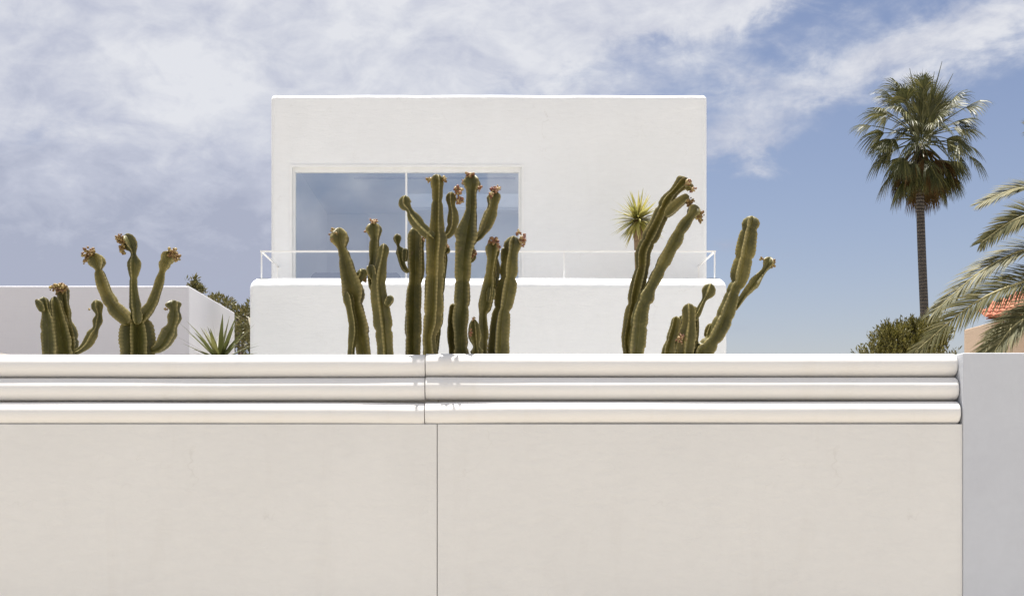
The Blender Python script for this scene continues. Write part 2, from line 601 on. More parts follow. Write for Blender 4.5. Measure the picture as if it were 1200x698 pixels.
def roll_mesh(x0, x1, yc, zc, r, seed, dome, sag=0.0):
    b = MB()
    n = 40
    xs = []
    x = x0
    L = x1 - x0
    k = max(2, int(L / 0.09))
    inner = [x0 + L * i / k for i in range(k + 1)]
    rings = []
    for (e, sgn) in ((x0, 1),):
        for s in (0.0, 0.15, 0.4, 0.7, 0.9):
            rings.append((e + dome[0] * (1 - math.cos(s * PI / 2)), 1 - 0.15 * (1 - math.sin(s * PI / 2))))
    for x in inner:
        if x0 + dome[0] < x < x1 - dome[1]:
            rings.append((x, 1.0))
    for s in (0.9, 0.7, 0.4, 0.15, 0.0):
        rings.append((x1 - dome[1] * (1 - math.cos(s * PI / 2)), 1 - (0.22 if dome[1] > 0.01 else 0.15) * (1 - math.sin(s * PI / 2))))
    vs_, fs = [], []
    for (x, sc) in rings:
        rr = r * (1 + 0.012 * nz(x, seed, 0, 0.9)) * sc
        oz = 0.0035 * nz(x, seed + 9, 3, 0.55) + sag * math.exp(-((x - xs_roll) / 0.55) ** 2)
        oy = 0.004 * nz(x, seed + 5, 7, 0.5)
        for j in range(n):
            a = 2 * PI * j / n
            q = rr * (1 + 0.010 * nz(x * 0.8, math.cos(a) * 1.5 + seed, math.sin(a) * 1.5))
            vs_.append((x, yc + oy + q * math.cos(a), zc + oz + q * math.sin(a)))
    m = len(rings)
    for i in range(m - 1):
        for j in range(n):
            fs.append((i * n + j, (i + 1) * n + j, (i + 1) * n + (j + 1) % n, i * n + (j + 1) % n))
    fs.append(tuple(range(n)))
    fs.append(tuple((m - 1) * n + j for j in range(n - 1, -1, -1)))
    b.add(vs_, fs)
    return b


xs_pan = ax(512.3, YP)
z_pan = az(496.6, YP)
x_end = 4.419
for side in (0, 1):
    if side == 0:
        w = empty('boundary_wall', (-4, YP, 0), 'white boundary wall section left of the thin vertical seam, topped by three stacked rolls', 'wall')
        x0, x1 = -9.0, xs_pan - 0.003
        rx0, rx1 = -9.0, xs_roll - 0.0025
    else:
        w = empty('boundary_wall', (2, YP, 0), 'white boundary wall section between the vertical seam and the grey pier', 'wall')
        x0, x1 = xs_pan + 0.003, 4.421
        rx0, rx1 = xs_roll + 0.0025, x_end
    b = MB()
    b.box(x0, x1, YP, YP + 0.2, -0.55, z_pan)
    b.build('wall_panel', M['wall'], w, bevel=0.006, segs=2)
    b = MB()  # plate added behind the rolls so the gaps between them fall dark
    b.box(x0, x1, 13.345, 13.40, z_pan - 0.3, az(432, 13.3))
    b.build('gap_backing', M['wall'], w)
    for i, (py, yc, r) in enumerate(ROLLS):
        zc = az(py, yc) - (0.007 if side == 0 else 0)
        rm = roll_mesh(rx0, rx1 + (0.0 if side == 0 else (0.0, -0.005, -0.014)[i]), yc, zc, r, 3.3 * i + 11 * side,
                       (0.006, 0.006) if side == 0 else (0.006, 0.030), (0.0, 0.004, -0.010)[i])
        rm.build('coping_roll', M['roll'], w, angle=50)

b = MB()
YF = 13.10
xp = ax(1129.0, YF)
b.box(xp, 9.5, YF, YF + 0.45, -0.55, az(413.2, YF))
p = b.build('gate_pier', M['pier'], bevel=0.008, segs=2)
tag(p, 'flat grey white pier standing proud of the wall at the right edge', 'pier')

# ------------------------------------------------------------------ villa
YH, YT = 24.0, 21.9
villa = empty('villa', (0, YH, 0), 'white two storey cubic house with a wide upper window and rounded terrace', 'house')
hx0, hx1 = ax(317.3, YH), ax(828.7, YH)
hz = az(110.8, YH)
wx0, wx1 = ax(341.5, YH), ax(612.0, YH)
wz0, wz1 = 3.95, az(195.0, YH)
HB = 31.5            # back of the house


def boolean_cut(o, cutters):
    for c in cutters:
        md = o.modifiers.new('cut', 'BOOLEAN')
        md.operation = 'DIFFERENCE'
        md.solver = 'EXACT'
        md.object = c
    dg = bpy.context.evaluated_depsgraph_get()
    me = bpy.data.meshes.new_from_object(o.evaluated_get(dg))
    o.modifiers.clear()
    o.data = me
    for c in cutters:
        bpy.data.objects.remove(c, do_unlink=True)


b = MB()
b.box(hx0, hx1, YH, HB, 0.0, hz)
shell = b.build('house_wall', M['villa'], None, bevel=0.075, segs=6)
rx0, rx1, ry0, ry1, rz0, rz1 = wx0 - 0.02, wx1 + 2.2, YH + 0.32, YH + 5.2, 3.93, 6.75
c1 = MB()
c1.box(wx0, wx1, YH - 0.5, YH + 0.6, wz0, wz1)
c1 = c1.build('cutter', M['villa'])
c2 = MB()
c2.box(rx0, rx1, ry0, ry1, rz0, rz1)
c2 = c2.build('cutter', M['villa'])
sk = (-1.6, 2.4, YH + 2.9, YH + 4.6)      # added roof opening, out of sight, letting sun in to brighten the room
c3 = MB()
c3.box(sk[0], sk[1], sk[2], sk[3], 6.5, hz + 0.5)
c3 = c3.build('cutter', M['villa'])
boolean_cut(shell, [c1, c2, c3])
shell.data.name = 'house_wall'
# soft hand-trowelled wave along the roof edge
bm = bmesh.new()
bm.from_mesh(shell.data)
for k in range(1, 36):
    bmesh.ops.bisect_plane(bm, geom=bm.verts[:] + bm.edges[:] + bm.faces[:], plane_co=(hx0 + (hx1 - hx0) * k / 36, 0, 0), plane_no=(1, 0, 0))
for v in bm.verts:
    if v.co.z > hz - 0.2 and v.co.y < YH + 0.2:
        v.co.z += 0.012 * nz(v.co.x, 2.0, 0.0, 0.9) + 0.005 * nz(v.co.x, 7.0, 0.0, 3.0)
        v.co.y += 0.006 * nz(v.co.x, 4.0, 1.0, 1.2)
bm.to_mesh(shell.data)
bm.free()
for v in shell.data.vertices:
    v.co -= Vector(villa.location)
shell.parent = villa
shade_angle(shell, 35)

# room lining behind the window
e = 0.01
b = MB()
b.box(rx0 + e, sk[0], ry0, ry1 - e, rz1 - 0.05, rz1 - e)
b.box(sk[1], rx1 - e, ry0, ry1 - e, rz1 - 0.05, rz1 - e)
b.box(sk[0], sk[1], ry0, sk[2], rz1 - 0.05, rz1 - e)
b.box(sk[0], sk[1], sk[3], ry1 - e, rz1 - 0.05, rz1 - e)
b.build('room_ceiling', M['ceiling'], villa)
b = MB()
b.box(rx0 + e, rx1 - e, ry0, ry1 - e, rz0 + e, rz0 + 0.03)
b.build('room_floor', M['parquet'], villa)
b = MB()     # back wall with a doorway recess outline
dY = ry1 - 0.12
dL, dR, dT = ax(382.5, dY), ax(431, dY), az(248.0, dY)
zf, zc = rz0 + 0.03, rz1 - 0.05
b.box(rx0 + e, dL, dY, dY + 0.1, zf, zc)
b.box(dR, rx1 - e, dY, dY + 0.1, zf, zc)
b.box(dL, dR, dY, dY + 0.1, dT, zc)
b.build('room_back_wall', M['interior'], villa)
b = MB()
b.box(rx0 + e, rx0 + 0.05, ry0, dY - 0.003, zf, zc)
b.build('room_side_wall', M['interior'], villa)
b = MB()
b.box(dL + 0.012, dR - 0.012, dY + 0.03, dY + 0.08, zf + 0.005, dT - 0.012)
b.build('room_door', M['interior'], villa)
b = MB()
tY = YH + 0.7
b.box(ax(415, tY), ax(604, tY), tY, tY + 0.06, az(209.4, tY), az(207.6, tY))
b.build('curtain_track', M['track'], villa)

# window
win = bpy.data.objects.new('window', None)
COL.objects.link(win)
win.parent = villa
win.location = (0, 0.0, 0)
fy = YH + 0.05
fw = 0.062
b = MB()
b.box(wx0, wx0 + fw, fy, fy + 0.1, wz0, wz1)
b.box(wx1 - fw, wx1, fy, fy + 0.1, wz0, wz1)
b.box(wx0 + fw, wx1 - fw, fy, fy + 0.1, wz1 - 0.085, wz1)
b.box(wx0 + fw, wx1 - fw, fy, fy + 0.1, wz0, wz0 + 0.06)
b.build('window_frame', M['frame'], win)
b = MB()
t = 0.022
b.box(wx0 - 0.03, wx0 + 0.012, YH - 0.014, YH + 0.02, wz0, wz1 + 0.03)
b.box(wx1 - 0.012, wx1 + 0.03, YH - 0.014, YH + 0.02, wz0, wz1 + 0.03)
b.box(wx0 + 0.012, wx1 - 0.012, YH - 0.0135, YH + 0.02, wz1 - 0.012, wz1 + 0.029)
b.build('window_trim', M['frame'], win)
b = MB()
mx_ = ax(476.0, fy)
b.box(mx_ - 0.016, mx_ + 0.016, fy + 0.02, fy + 0.085, wz0 + 0.06, wz1 - 0.085)
b.build('mullion', M['frame'], win)
for (a0, a1) in ((wx0 + fw, mx_ - 0.016), (mx_ + 0.016, wx1 - fw)):
    b = MB()
    b.add([(a0, fy + 0.05, wz0 + 0.06), (a1, fy + 0.05, wz0 + 0.06), (a1, fy + 0.05, wz1 - 0.085), (a0, fy + 0.05, wz1 - 0.085)], [(0, 1, 2, 3)])
    b.build('pane', M['glass'], win)

# sofa just inside the glass (dark curved back showing above the terrace edge)
sofa = empty('sofa', (ax(410, 25.4), 25.4, rz0 + 0.03), 'dark low sofa back seen through the bottom of the upper window', 'sofa')
sx0, sx1 = ax(366, 25.4), ax(470, 25.4)
zt = az(319.0, 25.2)
b = MB()
b.box(sx0, sx1, 25.15, 25.4, rz0 + 0.12, zt)
b.build('backrest', M['dark'], sofa, bevel=0.09, segs=4, angle=40)
b = MB()
b.box(sx0, sx1, 25.42, 26.1, rz0 + 0.12, rz0 + 0.48)
b.build('seat', M['dark'], sofa, bevel=0.06, segs=3, angle=40)
for lx in (sx0 + 0.15, sx1 - 0.2):
    for ly in (25.2, 26.0):
        b = MB()
        b.box(lx, lx + 0.05, ly, ly + 0.05, rz0 + 0.03, rz0 + 0.13)
        b.build('leg', M['track'], sofa)

# terrace: solid base with a rounded parapet round it
tx0, tx1 = ax(292.0, YT), ax(852.3, YT)
tz = az(324.8, YT)
tt = 0.42            # parapet thickness


def swept_parapet():
    """rounded-top wall swept round three sides, with soft plan corners"""
    prof = []
    h = tz
    ra = 0.17
    prof.append((0.0, 0.0))
    prof.append((0.0, h - ra))
    for k in range(1, 9):
        a = PI / 2 * k / 8
        prof.append((ra - ra * math.cos(a), h - ra + ra * math.sin(a)))
    for k in range(0, 9):
        a = PI / 2 * k / 8
        prof.append((tt - ra + ra * math.sin(a), h - ra + ra * math.cos(a)))
    prof.append((tt, 3.88))
    path = []      # (point, inward normal)
    R = 0.10
    path.append(((tx0, YH + 0.02), (1, 0)))
    for k in range(0, 9):
        yy = YH - 0.2 - (YH - 0.4 - YT) * k / 8
        path.append(((tx0, yy), (1, 0)))
    for k in range(0, 7):
        a = PI / 2 * k / 6
        path.append(((tx0 + R - R * math.cos(a), YT + R - R * math.sin(a)), (math.cos(a), math.sin(a))))
    nseg = 40
    for k in range(1, nseg):
        path.append(((tx0 + R + (tx1 - tx0 - 2 * R) * k / nseg, YT), (0, 1)))
    for k in range(0, 7):
        a = PI / 2 * k / 6
        path.append(((tx1 - R + R * math.sin(a), YT + R - R * math.cos(a)), (-math.sin(a), math.cos(a))))
    for k in range(0, 9):
        yy = YT + 0.2 + (YH - 0.4 - YT) * k / 8
        path.append(((tx1, yy), (-1, 0)))
    path.append(((tx1, YH + 0.02), (-1, 0)))
    b = MB()
    n = len(prof)
    vs_, fs = [], []
    for (pt, nn) in path:
        for (d, z) in prof:
            dd = d + 0.004 * nz(pt[0], pt[1], z, 1.1)
            zz = z + (0.006 * nz(pt[0], pt[1], 5, 0.8) if z > 1 else 0)
            vs_.append((pt[0] + nn[0] * dd, pt[1] + nn[1] * dd, zz))
    for i in range(len(path) - 1):
        for j in range(n - 1):
            fs.append((i * n + j, i * n + j + 1, (i + 1) * n + j + 1, (i + 1) * n + j))
    b.add(vs_, fs)
    return b


par = swept_parapet().build('terrace_parapet', M['villa'], villa, angle=40)
b = MB()
b.box(tx0 + 0.3, tx1 - 0.3, YT + 0.3, YH - 0.003, 3.6, 3.9)
b.build('terrace_floor', M['parquet'], villa)

# railing along the parapet
rail = bpy.data.objects.new('railing', None)
COL.objects.link(rail)
rail.parent = villa
YR = YT + 0.30
rl, rr_ = ax(306.5, YR), ax(837.5, YR)
rz = az(294.5, YR)
b = MB()
b.box(rl - 0.018, rr_ + 0.018, YR - 0.013, YR + 0.013, rz - 0.014, rz + 0.014)
b.build('top_rail', M['metal'], rail)
for x in (rl, rr_):
    b = MB()
    b.box(x - 0.012, x + 0.012, YR + 0.014, YH - 0.02, rz - 0.012, rz + 0.0115)
    b.build('side_rail', M['metal'], rail)
for (x, y) in ((rl, YR), (ax(661, YR), YR), (rr_, YR), (ax(489, YR), YR), (rl, YH - 0.12), (rr_, YH - 0.12)):
    b = MB()
    b.box(x - 0.010, x + 0.010, y - 0.010, y + 0.010, tz - 0.02, rz - 0.0145)
    b.build('post', M['metal'], rail)

# small lamp on the left flank of the terrace
b = MB()
LX, LZ, LY = tx0, az(377.0, 22.2), 22.2
b.add([(LX + 0.005, LY - 0.09, LZ + 0.062), (LX + 0.005, LY + 0.09, LZ + 0.062), (LX - 0.055, LY + 0.09, LZ + 0.055), (LX - 0.055, LY - 0.09, LZ + 0.055),
       (LX + 0.005, LY - 0.06, LZ - 0.06), (LX + 0.005, LY + 0.06, LZ - 0.06), (LX - 0.035, LY + 0.06, LZ - 0.055), (LX - 0.035, LY - 0.06, LZ - 0.055)],
      [(0, 1, 2, 3), (4, 7, 6, 5), (0, 3, 7, 4), (1, 5, 6, 2), (3, 2, 6, 7), (0, 4, 5, 1)])
b.build('wall_lamp', M['lamp'], villa)

# ------------------------------------------------------------------ low wing on the left, tiled house on the right
b = MB()
WY = 32.0
wxr = ax(222.0, WY)
b.box(-22.0, wxr, WY, WY * 1.178, 0.0, az(335.0, WY))
wing = b.build('low_house', M['wing'], bevel=0.02, segs=2)
tag(wing, 'low flat roofed white building behind the cacti on the left', 'house')

mnd = MB()  # rounded shape taken for a low mound
mv, mf = [], []
mr = 20
MYc, Mx, Mr = 19.5, ax(-14, 19.5), 0.50
mh = az(410.6, 19.2)
for i in range(9):
    q = i / 8
    for j in range(mr):
        a = 2 * PI * j / mr
        rad = Mr * math.sin(q * PI / 2)
        mv.append((Mx + rad * math.cos(a) * 1.0, MYc + rad * math.sin(a), mh - 0.16 + 0.16 * math.cos(q * PI / 2)))
for j in range(mr):
    a = 2 * PI * j / mr
    mv.append((Mx + Mr * math.cos(a), MYc + Mr * math.sin(a), 0.0))
for i in range(9):
    for j in range(mr):
        mf.append((i * mr + j, (i + 1) * mr + j, (i + 1) * mr + (j + 1) % mr, i * mr + (j + 1) % mr))
mnd.add(mv, mf)
tag(mnd.build('garden_mound', M['mound'], smooth=True), 'beige low garden mound just showing over the wall at the far left edge', 'low_mound')

cot = empty('tiled_house', (ax(1190, 31), 31, 0), 'beige stucco house with orange tile roof behind the date palm', 'house')
CY = 30.0
cx0, cx1 = ax(1165, CY), ax(1165, CY) + 8.0
cz = az(376.5, CY)
b = MB()
b.box(cx0, cx1, CY, CY + 1.9, 0, cz)
b.build('house_wall', M['stucco_beige'], cot, bevel=0.02, segs=2)
b = MB()     # pitched roof of barrel tiles, ridge running away from the eaves at the front
rx_0 = ax(1160, CY - 0.3)
slope = math.tan(math.radians(22))
pit = 0.15
k = 0
x = rx_0
while x < cx1 + 0.3:
    y = CY - 0.3
    while y < CY + 3.4:
        dxh = x - rx_0
        z0 = cz + 0.04 + (y - CY + 0.3) * slope
        if dxh * 1.0 + 0.3 > (y - CY + 0.3):
            vs_, fs = [], []
            for s_, (yy, rad, lift) in enumerate(((y, 0.082, 0.02), (y + 0.30, 0.07, 0.0))):
                for j in range(7):
                    a = PI * j / 6
                    vs_.append((x + rad * math.cos(a), yy, z0 + (yy - y) * slope + lift + rad * 0.85 * math.sin(a)))
            for j in range(6):
                fs.append((j, j + 1, 7 + j + 1, 7 + j))
            fs.append(tuple(range(6, -1, -1)))
            b.add(vs_, fs)
        y += 0.25
    x += pit
b.build('tile_roof', M['tile'], cot, angle=60)
b = MB()
zz0 = cz + 0.02
b.add([(rx_0 - 0.1, CY - 0.28, zz0), (cx1 + 0.3, CY - 0.28, zz0), (cx1 + 0.3, CY + 3.5, zz0 + 3.78 * slope), (rx_0 + 3.6, CY + 3.5, zz0 + 3.78 * slope)], [(0, 1, 2, 3)])
b.build('roof_deck', M['pot'], cot)

# ------------------------------------------------------------------ cacti


def frame_conv(ox, oy, s):
    return lambda x, y, w: (ox + x / s, oy + y / s, w / s)


def catmull(p, n=10):
    out = []
    m = len(p)
    for i in range(m - 1):
        p0, p1, p2, p3 = p[max(i - 1, 0)], p[i], p[i + 1], p[min(i + 2, m - 1)]
        for k in range(n):
            t_ = k / n
            out.append(tuple(0.5 * ((2 * b_) + (-a_ + c_) * t_ + (2 * a_ - 5 * b_ + 4 * c_ - d_) * t_ ** 2 + (-a_ + 3 * b_ - 3 * c_ + d_) * t_ ** 3)
                             for a_, b_, c_, d_ in zip(p0, p1, p2, p3)))
    out.append(tuple(p[-1]))
    return out


def cactus_stem(conv, pts, Y, ribs=4, yaw=0.3, lean=0.0, down=True, gain=1.06):
    """pts: centre line (x, y, width) traced base to tip; returns an MB. lean = depth change base to tip (m)."""
    pp = [conv(*q) for q in pts]
    if down:          # carry the stem on down to the garden soil behind the wall
        x0, y0, w0 = pp[0]
        x1, y1, w1 = pp[1]
        gy = VY + (EYE - 0.0) * F / Y
        sl = (x0 - x1) / max(6.0, (y0 - y1))
        sl = max(-0.25, min(0.25, sl))
        pre = []
        for k in (1.0, 0.55, 0.2):
            yy = y0 + (gy - y0) * k
            pre.append((x0 + sl * (yy - y0) * 0.35, yy, w0 * (1.05 if k > 0.5 else (0.92 if k > 0.3 else 1.1))))
        pp = pre + pp
    # sharpen the waists between the yearly segments
    sh = [pp[0]]
    for i in range(1, len(pp) - 1):
        mw = 0.5 * (pp[i - 1][2] + pp[i + 1][2])
        sh.append((pp[i][0], pp[i][1], max(2.0, pp[i][2] + 0.35 * (pp[i][2] - mw))))
    sh.append(pp[-1])
    pp = sh
    P = catmull(pp, 10)
    pts3 = []
    L = len(P) - 1
    for i, (x, y, w) in enumerate(P):
        Yd = Y + lean * max(0.0, (i / L))
        p3 = at(x, y, Yd)
        pts3.append([p3, w * 0.5 * Yd / F * gain])
    # resample by arc length
    d = [0.0]
    for i in range(1, len(pts3)):
        d.append(d[-1] + (pts3[i][0] - pts3[i - 1][0]).length)
    tot = d[-1]
    step = 0.012
    ns = max(10, int(tot / step))
    rs = []
    j = 0
    for i in range(ns + 1):
        s = tot * i / ns
        while j < len(d) - 2 and d[j + 1] < s:
            j += 1
        t_ = (s - d[j]) / max(1e-9, d[j + 1] - d[j])
        rs.append((s, pts3[j][0].lerp(pts3[j + 1][0], t_), pts3[j][1] * (1 - t_) + pts3[j + 1][1] * t_))
    wt = max(0.02, rs[int(len(rs) * 0.97)][2])
    wb = max(0.02, rs[0][2])
    n = ribs * 10
    seed = random.random() * 50
    waists = []
    q_ = random.uniform(0.12, 0.3)
    while q_ < tot - 1.5 * wt:
        waists.append((q_, random.uniform(0.06, 0.20), random.uniform(0.015, 0.032)))
        q_ += random.uniform(0.22, 0.48)
    # keep the traced outline width whichever way the ribs are turned
    cs = [math.cos(yaw + 2 * PI * k / ribs) for k in range(ribs)]
    rs = [(s, c, r / max(0.68, 0.5 * (max(cs) - min(cs)))) for (s, c, r) in rs]
    vs_, fs, tt_ = [], [], []
    for i, (s, c, r) in enumerate(rs):
        for (ws, wa, ww) in waists:
            if abs(s - ws) < 0.15:
                r *= 1 - wa * math.exp(-((s - ws) / ww) ** 2) + 0.35 * wa * math.exp(-((s - ws - 0.075) / 0.05) ** 2)
        T = (rs[min(i + 1, ns)][1] - rs[max(i - 1, 0)][1]).normalized()
        Bv = Vector((0, 1, 0))
        Bv = (Bv - T * Bv.dot(T)).normalized()
        Nv = T.cross(Bv)
        rem = tot - s
        k = 1.0
        if rem < wt * 1.1:
            q = 1 - rem / (wt * 1.1)
            k = math.sqrt(max(0.0, 1 - q * q)) * 0.97 + 0.03
        if not down and s < wb * 0.9:
            q = 1 - s / (wb * 0.9)
            k = min(k, math.sqrt(max(0.0, 1 - q * q)) * 0.9 + 0.1)
        tw = yaw + 0.25 * nz(s, seed, 0, 0.8)
        for m in range(n):
            a = 2 * PI * m / n
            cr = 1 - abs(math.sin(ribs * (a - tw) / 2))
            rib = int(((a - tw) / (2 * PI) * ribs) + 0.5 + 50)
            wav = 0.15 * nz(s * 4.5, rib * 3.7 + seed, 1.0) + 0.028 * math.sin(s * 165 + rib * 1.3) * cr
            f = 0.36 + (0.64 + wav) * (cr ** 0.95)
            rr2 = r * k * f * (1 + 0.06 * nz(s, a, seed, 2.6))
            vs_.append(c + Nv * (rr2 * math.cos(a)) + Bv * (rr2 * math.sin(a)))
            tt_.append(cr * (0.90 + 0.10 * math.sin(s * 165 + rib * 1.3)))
    for i in range(ns):
        for m in range(n):
            fs.append((i * n + m, i * n + (m + 1) % n, (i + 1) * n + (m + 1) % n, (i + 1) * n + m))
    fs.append(tuple(ns * n + m for m in range(n)))
    fs.append(tuple(range(n - 1, -1, -1)))
    b = MB()
    b.add(vs_, fs, tt_)
    return b


ICO = None


def ico():
    global ICO
    if ICO is None:
        bm = bmesh.new()
        bmesh.ops.create_icosphere(bm, subdivisions=1, radius=1.0)
        ICO = ([v.co.copy() for v in bm.verts], [tuple(v.index for v in f.verts) for f in bm.faces])
        bm.free()
    return ICO


def fruit_cluster(conv, x, y, sx_, sy_, Y, n=26, r=0.017, dirn=(0, 0)):
    """knobbly fruits and dried flowers clinging to a stem end"""
    b = MB()
    iv, if_ = ico()
    cx, cy, _ = conv(x, y, 1)
    _, _, wx = conv(0, 0, sx_)
    _, _, wy = conv(0, 0, sy_)
    for i in range(int(n * 2.6)):
        u = Vector((random.gauss(0, 1), random.gauss(0, 1), random.gauss(0, 1))).normalized() * random.uniform(0.15, 0.85)
        c = at(cx, cy, Y) + Vector((u.x * wx * 0.64 * Y / F, u.y * wx * 0.6 * Y / F, u.z * wy * 0.64 * Y / F))
        q = r * random.choice((0.45, 0.6, 0.75, 0.9, 1.25))
        st = random.uniform(1.0, 1.5)
        ax_ = u.normalized()
        vv = []
        for v in iv:
            along = v.dot(ax_)
            vv.append(c + (v + ax_ * along * (st - 1)) * q)
        b.add(vv, if_)
    return b


def cactus(label, baseY, items, group='tall ribbed cacti behind the wall'):
    """items: list of dicts describing stems, each with optional fruit list"""
    first = items[0]
    cx, cy, _ = first['conv'](*first['pts'][0])
    root = empty('cactus', (ax(cx, baseY), baseY, 0), label, 'cactus', group)
    for it in items:
        Y = baseY + it.get('dy', 0.0)
        o = cactus_stem(it['conv'], it['pts'], Y, it.get('ribs', 4), it.get('yaw', random.uniform(0, 1.2)), it.get('lean', 0.0),
                        it.get('down', True), it.get('gain', 1.0)).build(it.get('name', 'stem'), M['cactus'], root, angle=45)
        for fr in it.get('fruit', []):
            fb = fruit_cluster(it['conv'], fr[0], fr[1], fr[2], fr[3], Y + it.get('lean', 0.0) + fr[4] if len(fr) > 4 else Y + it.get('lean', 0.0),
                               fr[5] if len(fr) > 5 else 24, fr[6] if len(fr) > 6 else 0.016)
            fb.build('fruit_cluster', M[it.get('fm', 'fruit')], o, smooth=True)
    return root


zc_ = frame_conv(370, 190, 2.907)
za_ = frame_conv(20, 320, 6.98)
zb_ = frame_conv(90, 265, 4.5)
zj1 = frame_conv(720, 200, 5.817)
zj2 = frame_conv(720, 300, 5.815)
zk = frame_conv(690, 190, 2.908)
S = lambda conv, pts, **k: dict(conv=conv, pts=pts, **k)
BR = dict(name='branch', down=False)

# leftmost plant: broad bundle with one curved arm
cactus('stubby dark cactus bundle with one curved arm, leftmost behind the wall', 14.6, [
    S(za_, [(268, 665, 130), (264, 520, 130), (256, 400, 104), (236, 310, 70), (222, 245, 70), (214, 192, 56)], dy=-0.12, ribs=4, yaw=0.75),
    S(za_, [(385, 665, 215), (372, 560, 205), (352, 440, 170), (330, 330, 130), (316, 250, 112), (304, 188, 80)], ribs=5, yaw=0.05, gain=1.04),
    S(za_, [(440, 665, 120), (430, 560, 130), (415, 450, 110), (405, 385, 80), (395, 320, 92), (385, 240, 80), (375, 160, 96), (362, 95, 90)], dy=0.1,
      fruit=[(335, 125, 120, 90, -0.08, 26, 0.015), (385, 130, 70, 100, -0.09, 12, 0.014)], fm='fruit_bud'),
    S(za_, [(215, 320, 50), (195, 262, 62), (165, 232, 46), (145, 228, 30)], dy=-0.16, **BR),
    S(za_, [(470, 650, 50), (520, 625, 60), (575, 575, 84), (615, 505, 92), (645, 450, 64), (660, 390, 82), (668, 335, 66), (655, 275, 98), (648, 215, 80)], dy=-0.02,
      fruit=[(590, 295, 18, 14, -0.02, 3, 0.009)], fm='fruit_bud', **BR),
])

# candelabra with three raised arms
cactus('candelabra cactus with three flower tipped arms raised against the sky', 14.5, [
    S(zb_, [(318, 675, 190), (318, 610, 192), (316, 540, 170), (312, 490, 135), (312, 455, 90)], ribs=7, yaw=0.25, gain=1.03),
    S(zb_, [(275, 520, 50), (252, 480, 72), (205, 435, 72), (165, 370, 60), (140, 310, 58), (122, 250, 48), (116, 228, 40), (108, 195, 72), (85, 145, 62)],
      dy=-0.08, fruit=[(66, 140, 68, 60, -0.04, 26, 0.015), (50, 180, 32, 50, -0.05, 10, 0.014)], fm='fruit_bud', **BR),
    S(zb_, [(318, 520, 60), (312, 460, 78), (305, 380, 64), (299, 310, 52), (300, 255, 60), (301, 195, 74), (299, 148, 42), (293, 115, 68), (262, 62, 80), (248, 48, 60)],
      dy=-0.1, fruit=[(228, 72, 55, 66, -0.02, 24, 0.014), (240, 125, 36, 60, -0.03, 14, 0.014)], fm='fruit_bud', **BR),
    S(zb_, [(325, 510, 60), (350, 470, 70), (392, 415, 66), (420, 345, 58), (440, 285, 54), (452, 238, 44), (462, 205, 66), (490, 150, 74), (498, 130, 56)],
      dy=-0.05, fruit=[(508, 140, 62, 50, -0.04, 24, 0.015), (530, 170, 32, 50, -0.05, 12, 0.014)], fm='fruit_bud', **BR),
    S(zb_, [(390, 655, 30), (425, 645, 46), (458, 612, 66), (485, 565, 76), (503, 525, 56), (514, 480, 66), (515, 442, 54), (508, 408, 78), (505, 388, 60)], dy=-0.02,
      fruit=[(468, 436, 14, 12, -0.02, 3, 0.009)], fm='fruit_bud', **BR),
])

# the central grove, left to right
cactus('leaning cactus stem at the left end of the central clump, bud clump at its tip', 13.92, [
    S(zc_, [(165, 655, 50), (150, 570, 60), (134, 500, 56), (130, 465, 62), (126, 430, 66), (110, 375, 52), (98, 320, 42), (90, 294, 34), (84, 262, 54), (78, 222, 36)], yaw=0.8,
      fruit=[(60, 240, 30, 26, -0.03, 10, 0.012), (62, 266, 26, 24, -0.05, 8, 0.013)], fm='fruit_bud'),
    S(zc_, [(120, 655, 26), (128, 570, 30), (118, 500, 28), (112, 470, 34), (104, 440, 26)], dy=-0.1, ribs=4),
    S(zc_, [(130, 420, 24), (146, 398, 34), (156, 378, 42), (152, 362, 32)], dy=-0.04, fruit=[(170, 402, 18, 28, 0, 8, 0.012)], fm='fruit_bud', **BR),
])
cactus('cactus with a taller rear arm and shorter front arm, second in the central clump', 13.66, [
    S(zc_, [(237, 655, 62), (230, 560, 66), (220, 480, 66), (214, 425, 58), (216, 385, 52), (226, 330, 40), (232, 300, 40), (232, 276, 30)], yaw=0.15),
    S(zc_, [(200, 440, 36), (192, 380, 34), (198, 320, 36), (200, 280, 36), (202, 262, 34), (200, 232, 48), (197, 205, 40)], dy=0.12,
      fruit=[(198, 200, 32, 18, -0.02, 12, 0.012), (170, 235, 10, 10, -0.02, 3, 0.009)], **BR),
    S(zc_, [(240, 490, 20), (252, 468, 26), (253, 452, 20)], dy=-0.05, **BR),
    S(zc_, [(198, 400, 20), (190, 370, 30), (186, 348, 22)], dy=0.02, **BR),
])
cactus('dark thick cactus trunk hidden partly by a taller neighbour, small club arm at its left', 14.12, [
    S(zc_, [(332, 655, 58), (332, 550, 60), (335, 450, 60), (338, 402, 48), (338, 330, 54), (338, 270, 52), (336, 222, 44)], yaw=0.62),
    S(zc_, [(318, 375, 14), (302, 362, 22), (292, 335, 26), (288, 305, 34), (281, 285, 17), (278, 262, 30), (277, 243, 24)], dy=-0.1, **BR),
    S(zc_, [(302, 340, 18), (305, 310, 22), (304, 292, 18)], dy=-0.12, **BR),
    S(zc_, [(345, 420, 20), (362, 380, 18), (356, 330, 26), (358, 255, 24)], dy=-0.02, fruit=[(370, 262, 18, 22, 0, 8, 0.011)], **BR),
])
